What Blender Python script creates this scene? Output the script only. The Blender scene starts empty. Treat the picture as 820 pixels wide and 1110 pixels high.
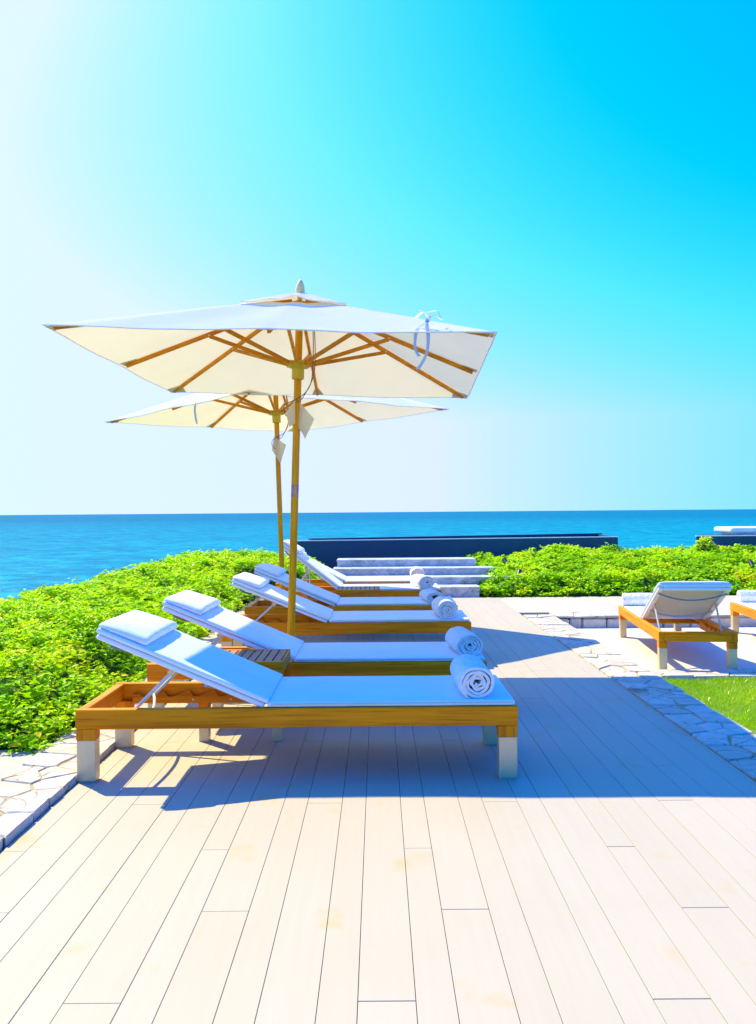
import bpy, bmesh, math, random
import numpy as np
from mathutils import Vector, Matrix, noise as mnoise

random.seed(11)
RNG = np.random.default_rng(7)
R = math.radians
SC = bpy.context.scene
COL = SC.collection
PI = math.pi

# ------------------------------------------------------------------ helpers
def link_mesh(name, me, mat=None, parent=None):
    o = bpy.data.objects.new(name, me)
    COL.objects.link(o)
    if mat is not None:
        me.materials.append(mat)
    if parent is not None:
        o.parent = parent
    return o

def smooth(me, ang=35):
    me.polygons.foreach_set('use_smooth', [True] * len(me.polygons))
    try:
        me.set_sharp_from_angle(angle=R(ang))
    except Exception:
        pass

class MB:
    """collects solid shapes and links them as one mesh object"""
    def __init__(self):
        self.bm = bmesh.new()
    def box(self, x0, x1, y0, y1, z0, z1, bev=0.003, seg=1, rot=None, loc=None):
        t = bmesh.new()
        bmesh.ops.create_cube(t, size=1)
        for v in t.verts:
            v.co = Vector((x0 + (v.co.x + .5) * (x1 - x0), y0 + (v.co.y + .5) * (y1 - y0), z0 + (v.co.z + .5) * (z1 - z0)))
        if bev > 0:
            bmesh.ops.bevel(t, geom=list(t.edges), offset=bev, segments=seg, affect='EDGES', profile=.6)
        self._merge(t, rot, loc)
    def _merge(self, t, rot=None, loc=None):
        if rot is not None:
            t.transform(rot)
        if loc is not None:
            t.transform(Matrix.Translation(loc))
        me = bpy.data.meshes.new('tmp')
        t.to_mesh(me); t.free()
        self.bm.from_mesh(me)
        bpy.data.meshes.remove(me)
    def bar(self, p0, p1, w, h, bev=0.002, up=(0, 0, 1)):
        p0 = Vector(p0); p1 = Vector(p1)
        d = (p1 - p0); L = d.length; d.normalize()
        side = d.cross(Vector(up))
        if side.length < 1e-4:
            side = d.cross(Vector((1, 0, 0)))
        side.normalize(); u = side.cross(d)
        M = Matrix((d, side, u)).transposed().to_4x4()
        M.translation = p0
        t = bmesh.new()
        bmesh.ops.create_cube(t, size=1)
        for v in t.verts:
            v.co = Vector(((v.co.x + .5) * L, v.co.y * w, v.co.z * h))
        if bev > 0:
            bmesh.ops.bevel(t, geom=list(t.edges), offset=bev, segments=1, affect='EDGES')
        t.transform(M)
        self._merge(t)
    def tube(self, pts, r, n=10, cap=True, closed=False):
        pts = [Vector(p) for p in pts]
        rs = r if isinstance(r, (list, tuple)) else [r] * len(pts)
        bm = self.bm
        rings = []
        N = len(pts)
        prev = None
        for i, p in enumerate(pts):
            if closed:
                d = pts[(i + 1) % N] - pts[i - 1]
            else:
                d = pts[min(i + 1, N - 1)] - pts[max(i - 1, 0)]
            d.normalize()
            if prev is None:
                a = d.orthogonal().normalized()
            else:
                a = prev - d * prev.dot(d)
                a.normalize()
            prev = a
            b = d.cross(a)
            rings.append([bm.verts.new(p + rs[i] * (math.cos(2 * PI * k / n) * a + math.sin(2 * PI * k / n) * b)) for k in range(n)])
        for i in range(N if closed else N - 1):
            A = rings[i]; B = rings[(i + 1) % N]
            for k in range(n):
                bm.faces.new((A[k], A[(k + 1) % n], B[(k + 1) % n], B[k]))
        if cap and not closed:
            bm.faces.new(list(reversed(rings[0]))); bm.faces.new(rings[-1])
    def lathe(self, prof, n=20, loc=(0, 0, 0)):
        bm = self.bm
        rings = []
        for r, z in prof:
            rings.append([bm.verts.new((loc[0] + r * math.cos(2 * PI * k / n), loc[1] + r * math.sin(2 * PI * k / n), loc[2] + z)) for k in range(n)])
        for A, B in zip(rings, rings[1:]):
            for k in range(n):
                bm.faces.new((A[k], A[(k + 1) % n], B[(k + 1) % n], B[k]))
        bm.faces.new(list(reversed(rings[0]))); bm.faces.new(rings[-1])
    def prism(self, poly, axis, a0, a1):
        """poly: list of (u, v); axis 'y': u=x v=z extruded y; axis 'z': u=x v=y extruded z"""
        bm = self.bm
        def P(u, v, a):
            return (u, a, v) if axis == 'y' else (u, v, a)
        A = [bm.verts.new(P(u, v, a0)) for u, v in poly]
        B = [bm.verts.new(P(u, v, a1)) for u, v in poly]
        n = len(poly)
        bm.faces.new(A); bm.faces.new(list(reversed(B)))
        for k in range(n):
            bm.faces.new((A[k], B[k], B[(k + 1) % n], A[(k + 1) % n]))
    def build(self, name, mat, parent=None, sm=None):
        bmesh.ops.recalc_face_normals(self.bm, faces=list(self.bm.faces))
        me = bpy.data.meshes.new(name)
        self.bm.to_mesh(me); self.bm.free()
        if sm:
            smooth(me, sm)
        return link_mesh(name, me, mat, parent)

def empty(name, loc=(0, 0, 0), rz=0):
    o = bpy.data.objects.new(name, None)
    COL.objects.link(o)
    o.location = loc
    o.rotation_euler = (0, 0, rz)
    o.empty_display_size = .2
    return o

def tag(o, label=None, cat=None, group=None, kind=None):
    if label: o['label'] = label
    if cat: o['category'] = cat
    if group: o['group'] = group
    if kind: o['kind'] = kind
    return o

def copy_tree(o, parent=None):
    c = o.copy()
    COL.objects.link(c)
    if parent is not None:
        c.parent = parent
    for ch in list(o.children):
        copy_tree(ch, c)
    return c

def child(o, stem):
    return [c for c in o.children if c.name.split('.')[0] == stem]

def lines(h, r, step):
    a = [-h, -h + .12 * r, -h + .3 * r, -h + .6 * r, -h + r]
    n = max(1, int(round((2 * h - 2 * r) / step)))
    m = [-h + r + (2 * h - 2 * r) * k / n for k in range(1, n)]
    return a + m + [-v for v in reversed(a)]

def soft_box(name, hx, hy, hz, r, mat, parent=None, step=.05, crown=0.0, amp=0.0, seed=0, freq=6.0, shape=None):
    """pad or cushion: a box with rounded edges, a crowned top and small dents"""
    bm = bmesh.new()
    L = {'x': lines(hx, r, step), 'y': lines(hy, r, step), 'z': lines(hz, r, step)}
    def grid(us, vs, f):
        g = [[bm.verts.new(f(u, v)) for v in vs] for u in us]
        for i in range(len(us) - 1):
            for j in range(len(vs) - 1):
                bm.faces.new((g[i][j], g[i + 1][j], g[i + 1][j + 1], g[i][j + 1]))
    for s in (-1, 1):
        grid(L['x'], L['y'], lambda u, v: (u, v, s * hz))
        grid(L['x'], L['z'], lambda u, v: (u, s * hy, v))
        grid(L['y'], L['z'], lambda u, v: (s * hx, u, v))
    bmesh.ops.remove_doubles(bm, verts=list(bm.verts), dist=1e-5)
    ix, iy, iz = hx - r, hy - r, hz - r
    for v in bm.verts:
        p = v.co
        c = Vector((min(max(p.x, -ix), ix), min(max(p.y, -iy), iy), min(max(p.z, -iz), iz)))
        d = p - c
        if d.length > 1e-9:
            d.normalize()
        q = c + d * r
        if crown:
            k = (1 - (q.x / hx) ** 2) * (1 - abs(q.y / hy) ** 3)
            q.z += crown * k * (1 if q.z > 0 else .35) * (1 if q.z > 0 else -1)
        if amp:
            nv = mnoise.noise(Vector((q.x * freq + seed * 7.1, q.y * freq, q.z * freq + seed)))
            n2 = mnoise.noise(Vector((q.x * freq * 2.7 + seed * 3.3, q.y * freq * 2.7 + 9, q.z * freq * 2)))
            q += d * (amp * (nv + .5 * n2)) if d.length > 0 else Vector((0, 0, 0))
        if shape:
            q = shape(q)
        v.co = q
    bmesh.ops.recalc_face_normals(bm, faces=list(bm.faces))
    me = bpy.data.meshes.new(name)
    bm.to_mesh(me); bm.free()
    smooth(me, 75)
    return link_mesh(name, me, mat, parent)

# ------------------------------------------------------------------ materials
def new_mat(name):
    m = bpy.data.materials.new(name)
    m.use_nodes = True
    nt = m.node_tree
    for n in list(nt.nodes):
        nt.nodes.remove(n)
    out = nt.nodes.new('ShaderNodeOutputMaterial')
    return m, nt, out

def N(nt, typ, **kw):
    n = nt.nodes.new(typ)
    for k, v in kw.items():
        if k.startswith('i_'):
            n.inputs[k[2:].replace('_', ' ')].default_value = v
        else:
            setattr(n, k, v)
    return n

def ramp(nt, fac, stops, interp='LINEAR'):
    r = nt.nodes.new('ShaderNodeValToRGB')
    r.color_ramp.interpolation = interp
    els = r.color_ramp.elements
    while len(els) < len(stops):
        els.new(.5)
    for e, (p, c) in zip(els, stops):
        e.position = p
        e.color = c if len(c) == 4 else (*c, 1)
    nt.links.new(fac, r.inputs['Fac'])
    return r

def noise_tex(nt, vec, scale, detail=4, rough=.55, dist=0):
    n = nt.nodes.new('ShaderNodeTexNoise')
    n.inputs['Scale'].default_value = scale
    n.inputs['Detail'].default_value = detail
    n.inputs['Roughness'].default_value = rough
    n.inputs['Distortion'].default_value = dist
    if vec is not None:
        nt.links.new(vec, n.inputs['Vector'])
    return n

def coords(nt, scale=(1, 1, 1), kind='Object', jitter=False):
    tc = nt.nodes.new('ShaderNodeTexCoord')
    mp = nt.nodes.new('ShaderNodeMapping')
    mp.inputs['Scale'].default_value = scale
    nt.links.new(tc.outputs[kind], mp.inputs['Vector'])
    if jitter:
        oi = nt.nodes.new('ShaderNodeObjectInfo')
        ml = N(nt, 'ShaderNodeMath', operation='MULTIPLY'); ml.inputs[1].default_value = 37.0
        nt.links.new(oi.outputs['Random'], ml.inputs[0])
        nt.links.new(ml.outputs[0], mp.inputs['Location'])
    return mp.outputs['Vector']

def bump(nt, h, strength, dist=.01):
    b = nt.nodes.new('ShaderNodeBump')
    b.inputs['Strength'].default_value = strength
    b.inputs['Distance'].default_value = dist
    nt.links.new(h, b.inputs['Height'])
    return b.outputs['Normal']

def principled(nt, out, **kw):
    p = nt.nodes.new('ShaderNodeBsdfPrincipled')
    for k, v in kw.items():
        p.inputs[k].default_value = v
    nt.links.new(p.outputs[0], out.inputs['Surface'])
    return p

def mixc(nt, fac, a, b, mode='MIX'):
    m = nt.nodes.new('ShaderNodeMix')
    m.data_type = 'RGBA'
    m.blend_type = mode
    for sock, val in ((m.inputs[0], fac), (m.inputs[6], a), (m.inputs[7], b)):
        if isinstance(val, bpy.types.NodeSocket):
            nt.links.new(val, sock)
        elif isinstance(val, (int, float)):
            sock.default_value = val
        else:
            sock.default_value = (*val, 1)
    return m.outputs[2]

def wood(name, axis, light=(.95, .305, .002), dark=(.60, .15, .001), rough=.5, contrast=1.0):
    m, nt, out = new_mat(name)
    s1 = [14, 14, 14]; s1['xyz'.index(axis)] = .9
    s2 = [120, 120, 120]; s2['xyz'.index(axis)] = 3.0
    v1 = coords(nt, s1, jitter=True)
    v2 = coords(nt, s2, jitter=True)
    n1 = noise_tex(nt, v1, 1.0, 5, .6, 1.2)
    n2 = noise_tex(nt, v2, 1.0, 3, .6)
    r1 = ramp(nt, n1.outputs['Fac'], [(.3, dark), (.48, tuple((a * .6 + b * .4) for a, b in zip(light, dark))), (.66, light)])
    r2 = ramp(nt, n2.outputs['Fac'], [(.28, (.40, .34, .30)), (.46, (1, 1, 1)), (.8, (1.0, 1.0, 1.0))])
    c = mixc(nt, .75 * contrast, r1.outputs[0], r2.outputs[0], 'MULTIPLY')
    oi = nt.nodes.new('ShaderNodeObjectInfo')
    rr = ramp(nt, oi.outputs['Random'], [(0, (.84, .82, .8)), (1, (1.08, 1.06, 1.04))])
    c = mixc(nt, 1.0, c, rr.outputs[0], 'MULTIPLY')
    p = principled(nt, out, Roughness=rough)
    p.inputs['Specular IOR Level'].default_value = .12
    nt.links.new(c, p.inputs['Base Color'])
    nt.links.new(bump(nt, n2.outputs['Fac'], .25, .002), p.inputs['Normal'])
    return m

def fabric(name, col, trans=None, tmix=.2, weave=900, wrinkle=.35, wr_scale=5):
    m, nt, out = new_mat(name)
    v = coords(nt, jitter=True)
    n1 = noise_tex(nt, v, wr_scale, 4, .5, .4)
    n2 = noise_tex(nt, v, weave, 2, .5)
    c = ramp(nt, n1.outputs['Fac'], [(.3, tuple(x * .94 for x in col)), (.7, col)])
    add = N(nt, 'ShaderNodeMath', operation='MULTIPLY_ADD'); add.inputs[1].default_value = .06
    nt.links.new(n2.outputs['Fac'], add.inputs[0]); nt.links.new(n1.outputs['Fac'], add.inputs[2])
    nrm = bump(nt, add.outputs[0], wrinkle, .02)
    d = N(nt, 'ShaderNodeBsdfDiffuse')
    nt.links.new(c.outputs[0], d.inputs['Color']); nt.links.new(nrm, d.inputs['Normal'])
    d.inputs['Roughness'].default_value = .6
    if trans is None:
        nt.links.new(d.outputs[0], out.inputs['Surface'])
    else:
        t = N(nt, 'ShaderNodeBsdfTranslucent'); t.inputs['Color'].default_value = (*trans, 1)
        nt.links.new(nrm, t.inputs['Normal'])
        mx = N(nt, 'ShaderNodeMixShader'); mx.inputs[0].default_value = tmix
        nt.links.new(d.outputs[0], mx.inputs[1]); nt.links.new(t.outputs[0], mx.inputs[2])
        nt.links.new(mx.outputs[0], out.inputs['Surface'])
    return m

def plain(name, col, rough=.5, metal=0.0, var=.08, scale=8, bmp=.1, spec=.5):
    m, nt, out = new_mat(name)
    v = coords(nt, jitter=True)
    n1 = noise_tex(nt, v, scale, 5, .6)
    c = ramp(nt, n1.outputs['Fac'], [(.25, tuple(x * (1 - var) for x in col)), (.75, tuple(min(1, x * (1 + var)) for x in col))])
    p = principled(nt, out, Roughness=rough, Metallic=metal)
    p.inputs['Specular IOR Level'].default_value = spec
    nt.links.new(c.outputs[0], p.inputs['Base Color'])
    n2 = noise_tex(nt, v, scale * 12, 3, .6)
    nt.links.new(bump(nt, n2.outputs['Fac'], bmp, .003), p.inputs['Normal'])
    return m

def leaf_mat(name, stops, tmix=.45, tcol=(.5, .8, .004)):
    m, nt, out = new_mat(name)
    at = N(nt, 'ShaderNodeAttribute', attribute_name='rnd')
    c = ramp(nt, at.outputs['Fac'], stops)
    d = N(nt, 'ShaderNodeBsdfDiffuse'); nt.links.new(c.outputs[0], d.inputs['Color'])
    t = N(nt, 'ShaderNodeBsdfTranslucent')
    c2 = mixc(nt, .6, c.outputs[0], tcol)
    nt.links.new(c2, t.inputs['Color'])
    mx = N(nt, 'ShaderNodeMixShader'); mx.inputs[0].default_value = tmix
    nt.links.new(d.outputs[0], mx.inputs[1]); nt.links.new(t.outputs[0], mx.inputs[2])
    g = N(nt, 'ShaderNodeBsdfGlossy'); g.inputs['Roughness'].default_value = .35
    g.inputs['Color'].default_value = (1, 1, 1, 1)
    fr = N(nt, 'ShaderNodeFresnel'); fr.inputs['IOR'].default_value = 1.35
    mg = N(nt, 'ShaderNodeMixShader')
    ml = N(nt, 'ShaderNodeMath', operation='MULTIPLY'); ml.inputs[1].default_value = .2
    nt.links.new(fr.outputs[0], ml.inputs[0]); nt.links.new(ml.outputs[0], mg.inputs[0])
    nt.links.new(mx.outputs[0], mg.inputs[1]); nt.links.new(g.outputs[0], mg.inputs[2])
    nt.links.new(mg.outputs[0], out.inputs['Surface'])
    return m

def deck_mat():
    m, nt, out = new_mat('deck_boards')
    v = coords(nt, (1, 1, 1))
    g = coords(nt, (40, 1.6, 40))
    at = N(nt, 'ShaderNodeAttribute', attribute_name='rnd')
    base = ramp(nt, at.outputs['Fac'], [(0, (.418, .362, .278)), (.5, (.424, .367, .285)), (1, (.430, .374, .293))])
    n1 = noise_tex(nt, g, 1.0, 5, .6, .4)
    gr = ramp(nt, n1.outputs['Fac'], [(.3, (.975, .97, .96)), (.6, (1, 1, 1))])
    c = mixc(nt, 1, base.outputs[0], gr.outputs[0], 'MULTIPLY')
    # broad dusty variation and yellowish stains
    n2 = noise_tex(nt, v, .9, 4, .6)
    dust = ramp(nt, n2.outputs['Fac'], [(.35, (.96, .955, .95)), (.65, (1, 1, 1))])
    c = mixc(nt, 1, c, dust.outputs[0], 'MULTIPLY')
    sv = coords(nt, (3.2, 2.6, 1))
    n3 = noise_tex(nt, sv, 1.0, 3, .55, .3)
    st = ramp(nt, n3.outputs['Fac'], [(.62, (0, 0, 0)), (.74, (1, 1, 1))])
    sf = N(nt, 'ShaderNodeMath', operation='MULTIPLY'); sf.inputs[1].default_value = .6
    nt.links.new(st.outputs[0], sf.inputs[0])
    c = mixc(nt, sf.outputs[0], c, (.44, .30, .10))
    # small dark specks
    vo = N(nt, 'ShaderNodeTexVoronoi'); vo.inputs['Scale'].default_value = 4.5
    nt.links.new(v, vo.inputs['Vector'])
    sp = ramp(nt, vo.outputs['Distance'], [(.012, (1, 1, 1)), (.02, (0, 0, 0))])
    c = mixc(nt, sp.outputs[0], c, (.2, .14, .08))
    p = principled(nt, out, Roughness=.62)
    p.inputs['Specular IOR Level'].default_value = .25
    nt.links.new(c, p.inputs['Base Color'])
    nt.links.new(bump(nt, n1.outputs['Fac'], .15, .002), p.inputs['Normal'])
    return m

def stone_mat(name, cols, scale=3.0, bmp=.5, rough=.8, cracks=False):
    m, nt, out = new_mat(name)
    v = coords(nt)
    at = N(nt, 'ShaderNodeAttribute', attribute_name='rnd')
    base = ramp(nt, at.outputs['Fac'], [(i / (len(cols) - 1), c) for i, c in enumerate(cols)])
    n1 = noise_tex(nt, v, scale * 4, 6, .65, .3)
    vr = ramp(nt, n1.outputs['Fac'], [(.3, (.80, .78, .75)), (.6, (1, 1, 1)), (.8, (1.04, 1.02, 1))])
    c = mixc(nt, 1, base.outputs[0], vr.outputs[0], 'MULTIPLY')
    n2 = noise_tex(nt, v, scale * 9, 6, .7)
    if cracks:
        dv = N(nt, 'ShaderNodeVectorMath', operation='MULTIPLY_ADD')
        nc = noise_tex(nt, v, 5.0, 4, .6)
        nt.links.new(nc.outputs['Color'], dv.inputs[0]); dv.inputs[1].default_value = (.16, .16, 0)
        nt.links.new(v, dv.inputs[2])
        vo = N(nt, 'ShaderNodeTexVoronoi', feature='DISTANCE_TO_EDGE'); vo.inputs['Scale'].default_value = 5.5
        nt.links.new(dv.outputs[0], vo.inputs['Vector'])
        cr = ramp(nt, vo.outputs['Distance'], [(.012, (1, 1, 1)), (.034, (0, 0, 0))])
        nm = noise_tex(nt, v, 3.2, 3, .6)
        mk = ramp(nt, nm.outputs['Fac'], [(.42, (0, 0, 0)), (.55, (.75, .75, .75))])
        ff = N(nt, 'ShaderNodeMath', operation='MULTIPLY')
        nt.links.new(cr.outputs[0], ff.inputs[0]); nt.links.new(mk.outputs[0], ff.inputs[1])
        c = mixc(nt, ff.outputs[0], c, (.20, .135, .06))
        st = ramp(nt, nm.outputs['Fac'], [(.6, (0, 0, 0)), (.78, (.5, .5, .5))])
        c = mixc(nt, st.outputs[0], c, (.42, .32, .17))
    p = principled(nt, out, Roughness=rough)
    p.inputs['Specular IOR Level'].default_value = .25
    nt.links.new(c, p.inputs['Base Color'])
    nt.links.new(bump(nt, n2.outputs['Fac'], bmp, .012), p.inputs['Normal'])
    return m

def marble_mat():
    m, nt, out = new_mat('veined_marble')
    v = coords(nt, (1, 1, 1.6))
    n1 = noise_tex(nt, v, 2.4, 8, .62, 1.8)
    c = ramp(nt, n1.outputs['Fac'], [(.36, (.30, .31, .31)), (.45, (.50, .50, .49)), (.5, (.33, .34, .34)), (.54, (.54, .54, .52)), (.75, (.58, .57, .55))])
    p = principled(nt, out, Roughness=.4)
    nt.links.new(c.outputs[0], p.inputs['Base Color'])
    return m

def sea_mat():
    m, nt, out = new_mat('sea_water')
    v = coords(nt, (1, 1, 1))
    v1 = coords(nt, (1.5, 2.4, 1))
    n1 = noise_tex(nt, v1, .55, 6, .62, .6)
    v2 = coords(nt, (.22, .30, 1))
    n2 = noise_tex(nt, v2, 1.0, 5, .6, .4)
    v3 = coords(nt, (.004, .022, 1))
    n3 = noise_tex(nt, v3, 1.0, 5, .6, .5)
    ad = N(nt, 'ShaderNodeMath', operation='MULTIPLY_ADD'); ad.inputs[1].default_value = .35
    nt.links.new(n1.outputs['Fac'], ad.inputs[0]); nt.links.new(n2.outputs['Fac'], ad.inputs[2])
    c1 = ramp(nt, n2.outputs['Fac'], [(.34, (.0, .15, .25)), (.5, (.0, .205, .30)), (.68, (.005, .32, .39))])
    c2 = ramp(nt, n3.outputs['Fac'], [(.35, (.92, .93, .97)), (.6, (1, 1, 1))])
    c = mixc(nt, 1, c1.outputs[0], c2.outputs[0], 'MULTIPLY')
    # shaded troughs and sparkling crests painted into the colour; deeper water far out
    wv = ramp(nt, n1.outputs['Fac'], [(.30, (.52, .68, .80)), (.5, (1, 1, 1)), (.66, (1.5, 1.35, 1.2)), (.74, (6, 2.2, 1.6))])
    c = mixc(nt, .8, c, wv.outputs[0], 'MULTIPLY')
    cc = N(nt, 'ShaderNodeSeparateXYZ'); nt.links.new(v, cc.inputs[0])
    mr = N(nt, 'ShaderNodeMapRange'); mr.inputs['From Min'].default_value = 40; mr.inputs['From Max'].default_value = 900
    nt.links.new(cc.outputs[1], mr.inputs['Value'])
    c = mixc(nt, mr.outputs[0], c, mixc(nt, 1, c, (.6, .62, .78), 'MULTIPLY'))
    # breaking crests far out
    v4 = coords(nt, (.05, .30, 1))
    n4 = noise_tex(nt, v4, 1.0, 6, .7, .3)
    fm = ramp(nt, n4.outputs['Fac'], [(.70, (0, 0, 0)), (.735, (1, 1, 1))])
    c = mixc(nt, fm.outputs[0], c, (.75, .85, .9))
    nrm = bump(nt, ad.outputs[0], .9, .5)
    d = N(nt, 'ShaderNodeBsdfDiffuse'); nt.links.new(c, d.inputs['Color']); nt.links.new(nrm, d.inputs['Normal'])
    g = N(nt, 'ShaderNodeBsdfGlossy'); g.inputs['Roughness'].default_value = .22
    nt.links.new(nrm, g.inputs['Normal'])
    mx = N(nt, 'ShaderNodeMixShader'); mx.inputs[0].default_value = .06
    nt.links.new(d.outputs[0], mx.inputs[1]); nt.links.new(g.outputs[0], mx.inputs[2])
    nt.links.new(mx.outputs[0], out.inputs['Surface'])
    return m

WX = wood('teak_along_x', 'x'); WY = wood('teak_along_y', 'y'); WZ = wood('teak_along_z', 'z')
WPOLE = wood('varnished_pole_wood', 'z', (.90, .38, .003), (.66, .24, .002), .5)
WRIB = wood('varnished_rib_wood', 'x', (.80, .30, .01), (.55, .17, .005), .5)
WSLAT = wood('weathered_teak_slats', 'y', (.40, .25, .16), (.22, .12, .07), .5)
STEEL = plain('brushed_steel', (.68, .52, .28), .40, .4, .06, 30, .05)
ALU = plain('white_powder_coat', (.80, .80, .79), .4, 0, .02, 10, .02)
RODM = plain('satin_metal_rod', (.62, .57, .46), .35, .3, .05, 20, .02)
GREYROD = plain('grey_metal_rod', (.45, .47, .50), .3, .8, .05, 20, .02)
PAD = fabric('white_sling_fabric', (.85, .885, .87), None, weave=1400, wrinkle=.12)
PADBACK = fabric('cream_backing_fabric', (.82, .75, .62), (.85, .72, .5), .25, 1200, .1)
PILLOW = fabric('white_pillow_fabric', (.89, .89, .885), None, weave=1400, wrinkle=.3, wr_scale=7)
STRAP = plain('blue_grey_strap', (.10, .26, .34), .7, 0, .1, 40, .1)
CANOPY = fabric('cream_canopy_cloth', (.93, .885, .82), (1.0, .82, .54), .20, 700, .25, 2.2)
TAGC = fabric('cream_tag_cloth', (.96, .86, .68), (1.0, .86, .6), .45, 700, .2)
POCKET = fabric('tan_pocket_cloth', (.62, .54, .40), None, weave=800, wrinkle=.2)
CORD = plain('dark_cord', (.16, .11, .07), .8, 0, .1, 40, .1)
RIBBON = fabric('pale_blue_ribbon', (.74, .78, .84), None, weave=900, wrinkle=.2)
def purple_mat():
    m, nt, out = new_mat('worn_purple_mark')
    n1 = noise_tex(nt, coords(nt, (30, 30, 14)), 1.0, 4, .6)
    c = ramp(nt, n1.outputs['Fac'], [(.42, (.80, .33, .004)), (.52, (.45, .18, .22)), (.62, (.30, .12, .34))])
    p = principled(nt, out, Roughness=.6)
    nt.links.new(c.outputs[0], p.inputs['Base Color'])
    return m
PURPLE = purple_mat()
BRASS = plain('olive_painted_hub', (.66, .42, .01), .5, 0, .1, 20, .05)
FINIAL = plain('pale_varnished_wood', (.74, .56, .2), .45, 0, .1, 20, .05)
TOWEL = fabric('white_terry_towel', (.87, .82, .73), None, weave=260, wrinkle=.9, wr_scale=26)
DECK = deck_mat()
SUB = plain('dark_gap', (.20, .15, .10), .9)
FLAG = stone_mat('pale_flagstone', [(.52, .475, .40), (.56, .52, .45), (.47, .425, .35), (.58, .545, .49)], 3, .9, cracks=True)
MORTAR = plain('sandy_mortar', (.34, .25, .13), .9, 0, .15, 12, .4)
WALLSTONE = stone_mat('buff_wall_stone', [(.70, .60, .42), (.80, .72, .55), (.80, .52, .10), (.62, .55, .45), (.82, .75, .6)], 3, .9)
PAVE = plain('white_terrace_screed', (.50, .475, .43), .75, 0, .03, 1.4, .2)
PATHM = plain('pale_path_concrete', (.42, .368, .295), .75, 0, .03, 1.2, .2)
SLAB = plain('pale_paving_slab', (.33, .33, .32), .75, 0, .08, 3, .3)
MARBLE = marble_mat()
NAVY = plain('navy_painted_render', (.002, .05, .095), .6, 0, .18, 2.5, .1)
RIMW = plain('painted_sunlit_rim', (.70, .76, .80), .5, 0, .05, 6, .05)  # pale colour standing in for sunlight on the navy walls' top edge
EARTH = plain('dark_earth', (.07, .055, .03), .95, 0, .3, 6, .5)
UNDER = plain('dark_green_undergrowth', (.02, .075, .002), .95, 0, .5, 14, .6)
ROCK = stone_mat('coastal_rock', [(.30, .26, .20), (.36, .32, .26)], .6, 1.0)
BLACK = plain('black_plastic', (.02, .025, .03), .45)
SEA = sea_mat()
LEAF = leaf_mat('hedge_leaf', [(0, (.05, .27, .002)), (.28, (.26, .60, .002)), (.6, (.46, .76, .002)), (.86, (.70, .82, .003)), (.95, (.70, .55, .015)), (1, (.70, .42, .04))])
STEM = plain('green_brown_stem', (.12, .13, .03), .8)
GRASSM = leaf_mat('lawn_blade', [(0, (.24, .50, .002)), (.5, (.50, .68, .002)), (.9, (.66, .72, .004)), (1, (.66, .58, .10))], .35)
TURF = plain('green_turf_soil', (.09, .17, .01), .95, 0, .4, 10, .6)

# ------------------------------------------------------------------ ground, sea, terrain
SEA_Z = -5.5
def grid_mesh(name, xs, ys, zf, mat, kind='structure'):
    X, Y = np.meshgrid(xs, ys, indexing='ij')
    Z = np.vectorize(zf)(X, Y)
    V = np.stack([X, Y, Z], -1).reshape(-1, 3)
    nx, ny = len(xs), len(ys)
    I = np.arange(nx * ny).reshape(nx, ny)
    F = np.stack([I[:-1, :-1], I[1:, :-1], I[1:, 1:], I[:-1, 1:]], -1).reshape(-1, 4)
    me = bpy.data.meshes.new(name)
    me.from_pydata(V.tolist(), [], F.tolist())
    smooth(me, 60)
    o = link_mesh(name, me, mat)
    if kind:
        o['kind'] = kind
    return o

far = 42000
xs = [-far, -6000, -1500, -400, -120, -40, 0, 40, 120, 400, 1500, 6000, far]
ys = [-600, -100, 0, 40, 120, 400, 1500, 6000, 15000, far]
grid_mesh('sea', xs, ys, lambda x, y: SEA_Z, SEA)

def land(x, y):
    """coast: flat behind the deck, falling to the sea left of x=-3.9 and beyond y=18"""
    d = max(-(x + 4.0), (y - 18.5) * .9, 0)
    n = mnoise.noise(Vector((x * .35, y * .35, 0)))
    return -.32 - min(d * 1.25, 7.5) + (n * .5 * min(d, 1.0))
grid_mesh('terrain', np.concatenate([np.arange(-13, 14, .5), [18, 30, 60]]), np.concatenate([[-60, -30, -15], np.arange(-8, 27, .5)]), land, ROCK)

# ------------------------------------------------------------------ deck boards
def set_face_attr(me, vals, name='rnd'):
    a = me.attributes.new(name, 'FLOAT', 'FACE')
    a.data.foreach_set('value', np.asarray(vals, np.float32))

def solid_set(name, items, mat, parent=None, ang=30):
    """items: list of (bmesh, rnd): joined into one mesh with a per-piece random value"""
    bm = bmesh.new()
    lay = None
    vals = []
    for t, rv in items:
        me = bpy.data.meshes.new('tmp'); t.to_mesh(me); t.free()
        vals += [rv] * len(me.polygons)
        bm.from_mesh(me); bpy.data.meshes.remove(me)
    me = bpy.data.meshes.new(name)
    bm.to_mesh(me); bm.free()
    set_face_attr(me, vals)
    smooth(me, ang)
    return link_mesh(name, me, mat, parent)

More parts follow.
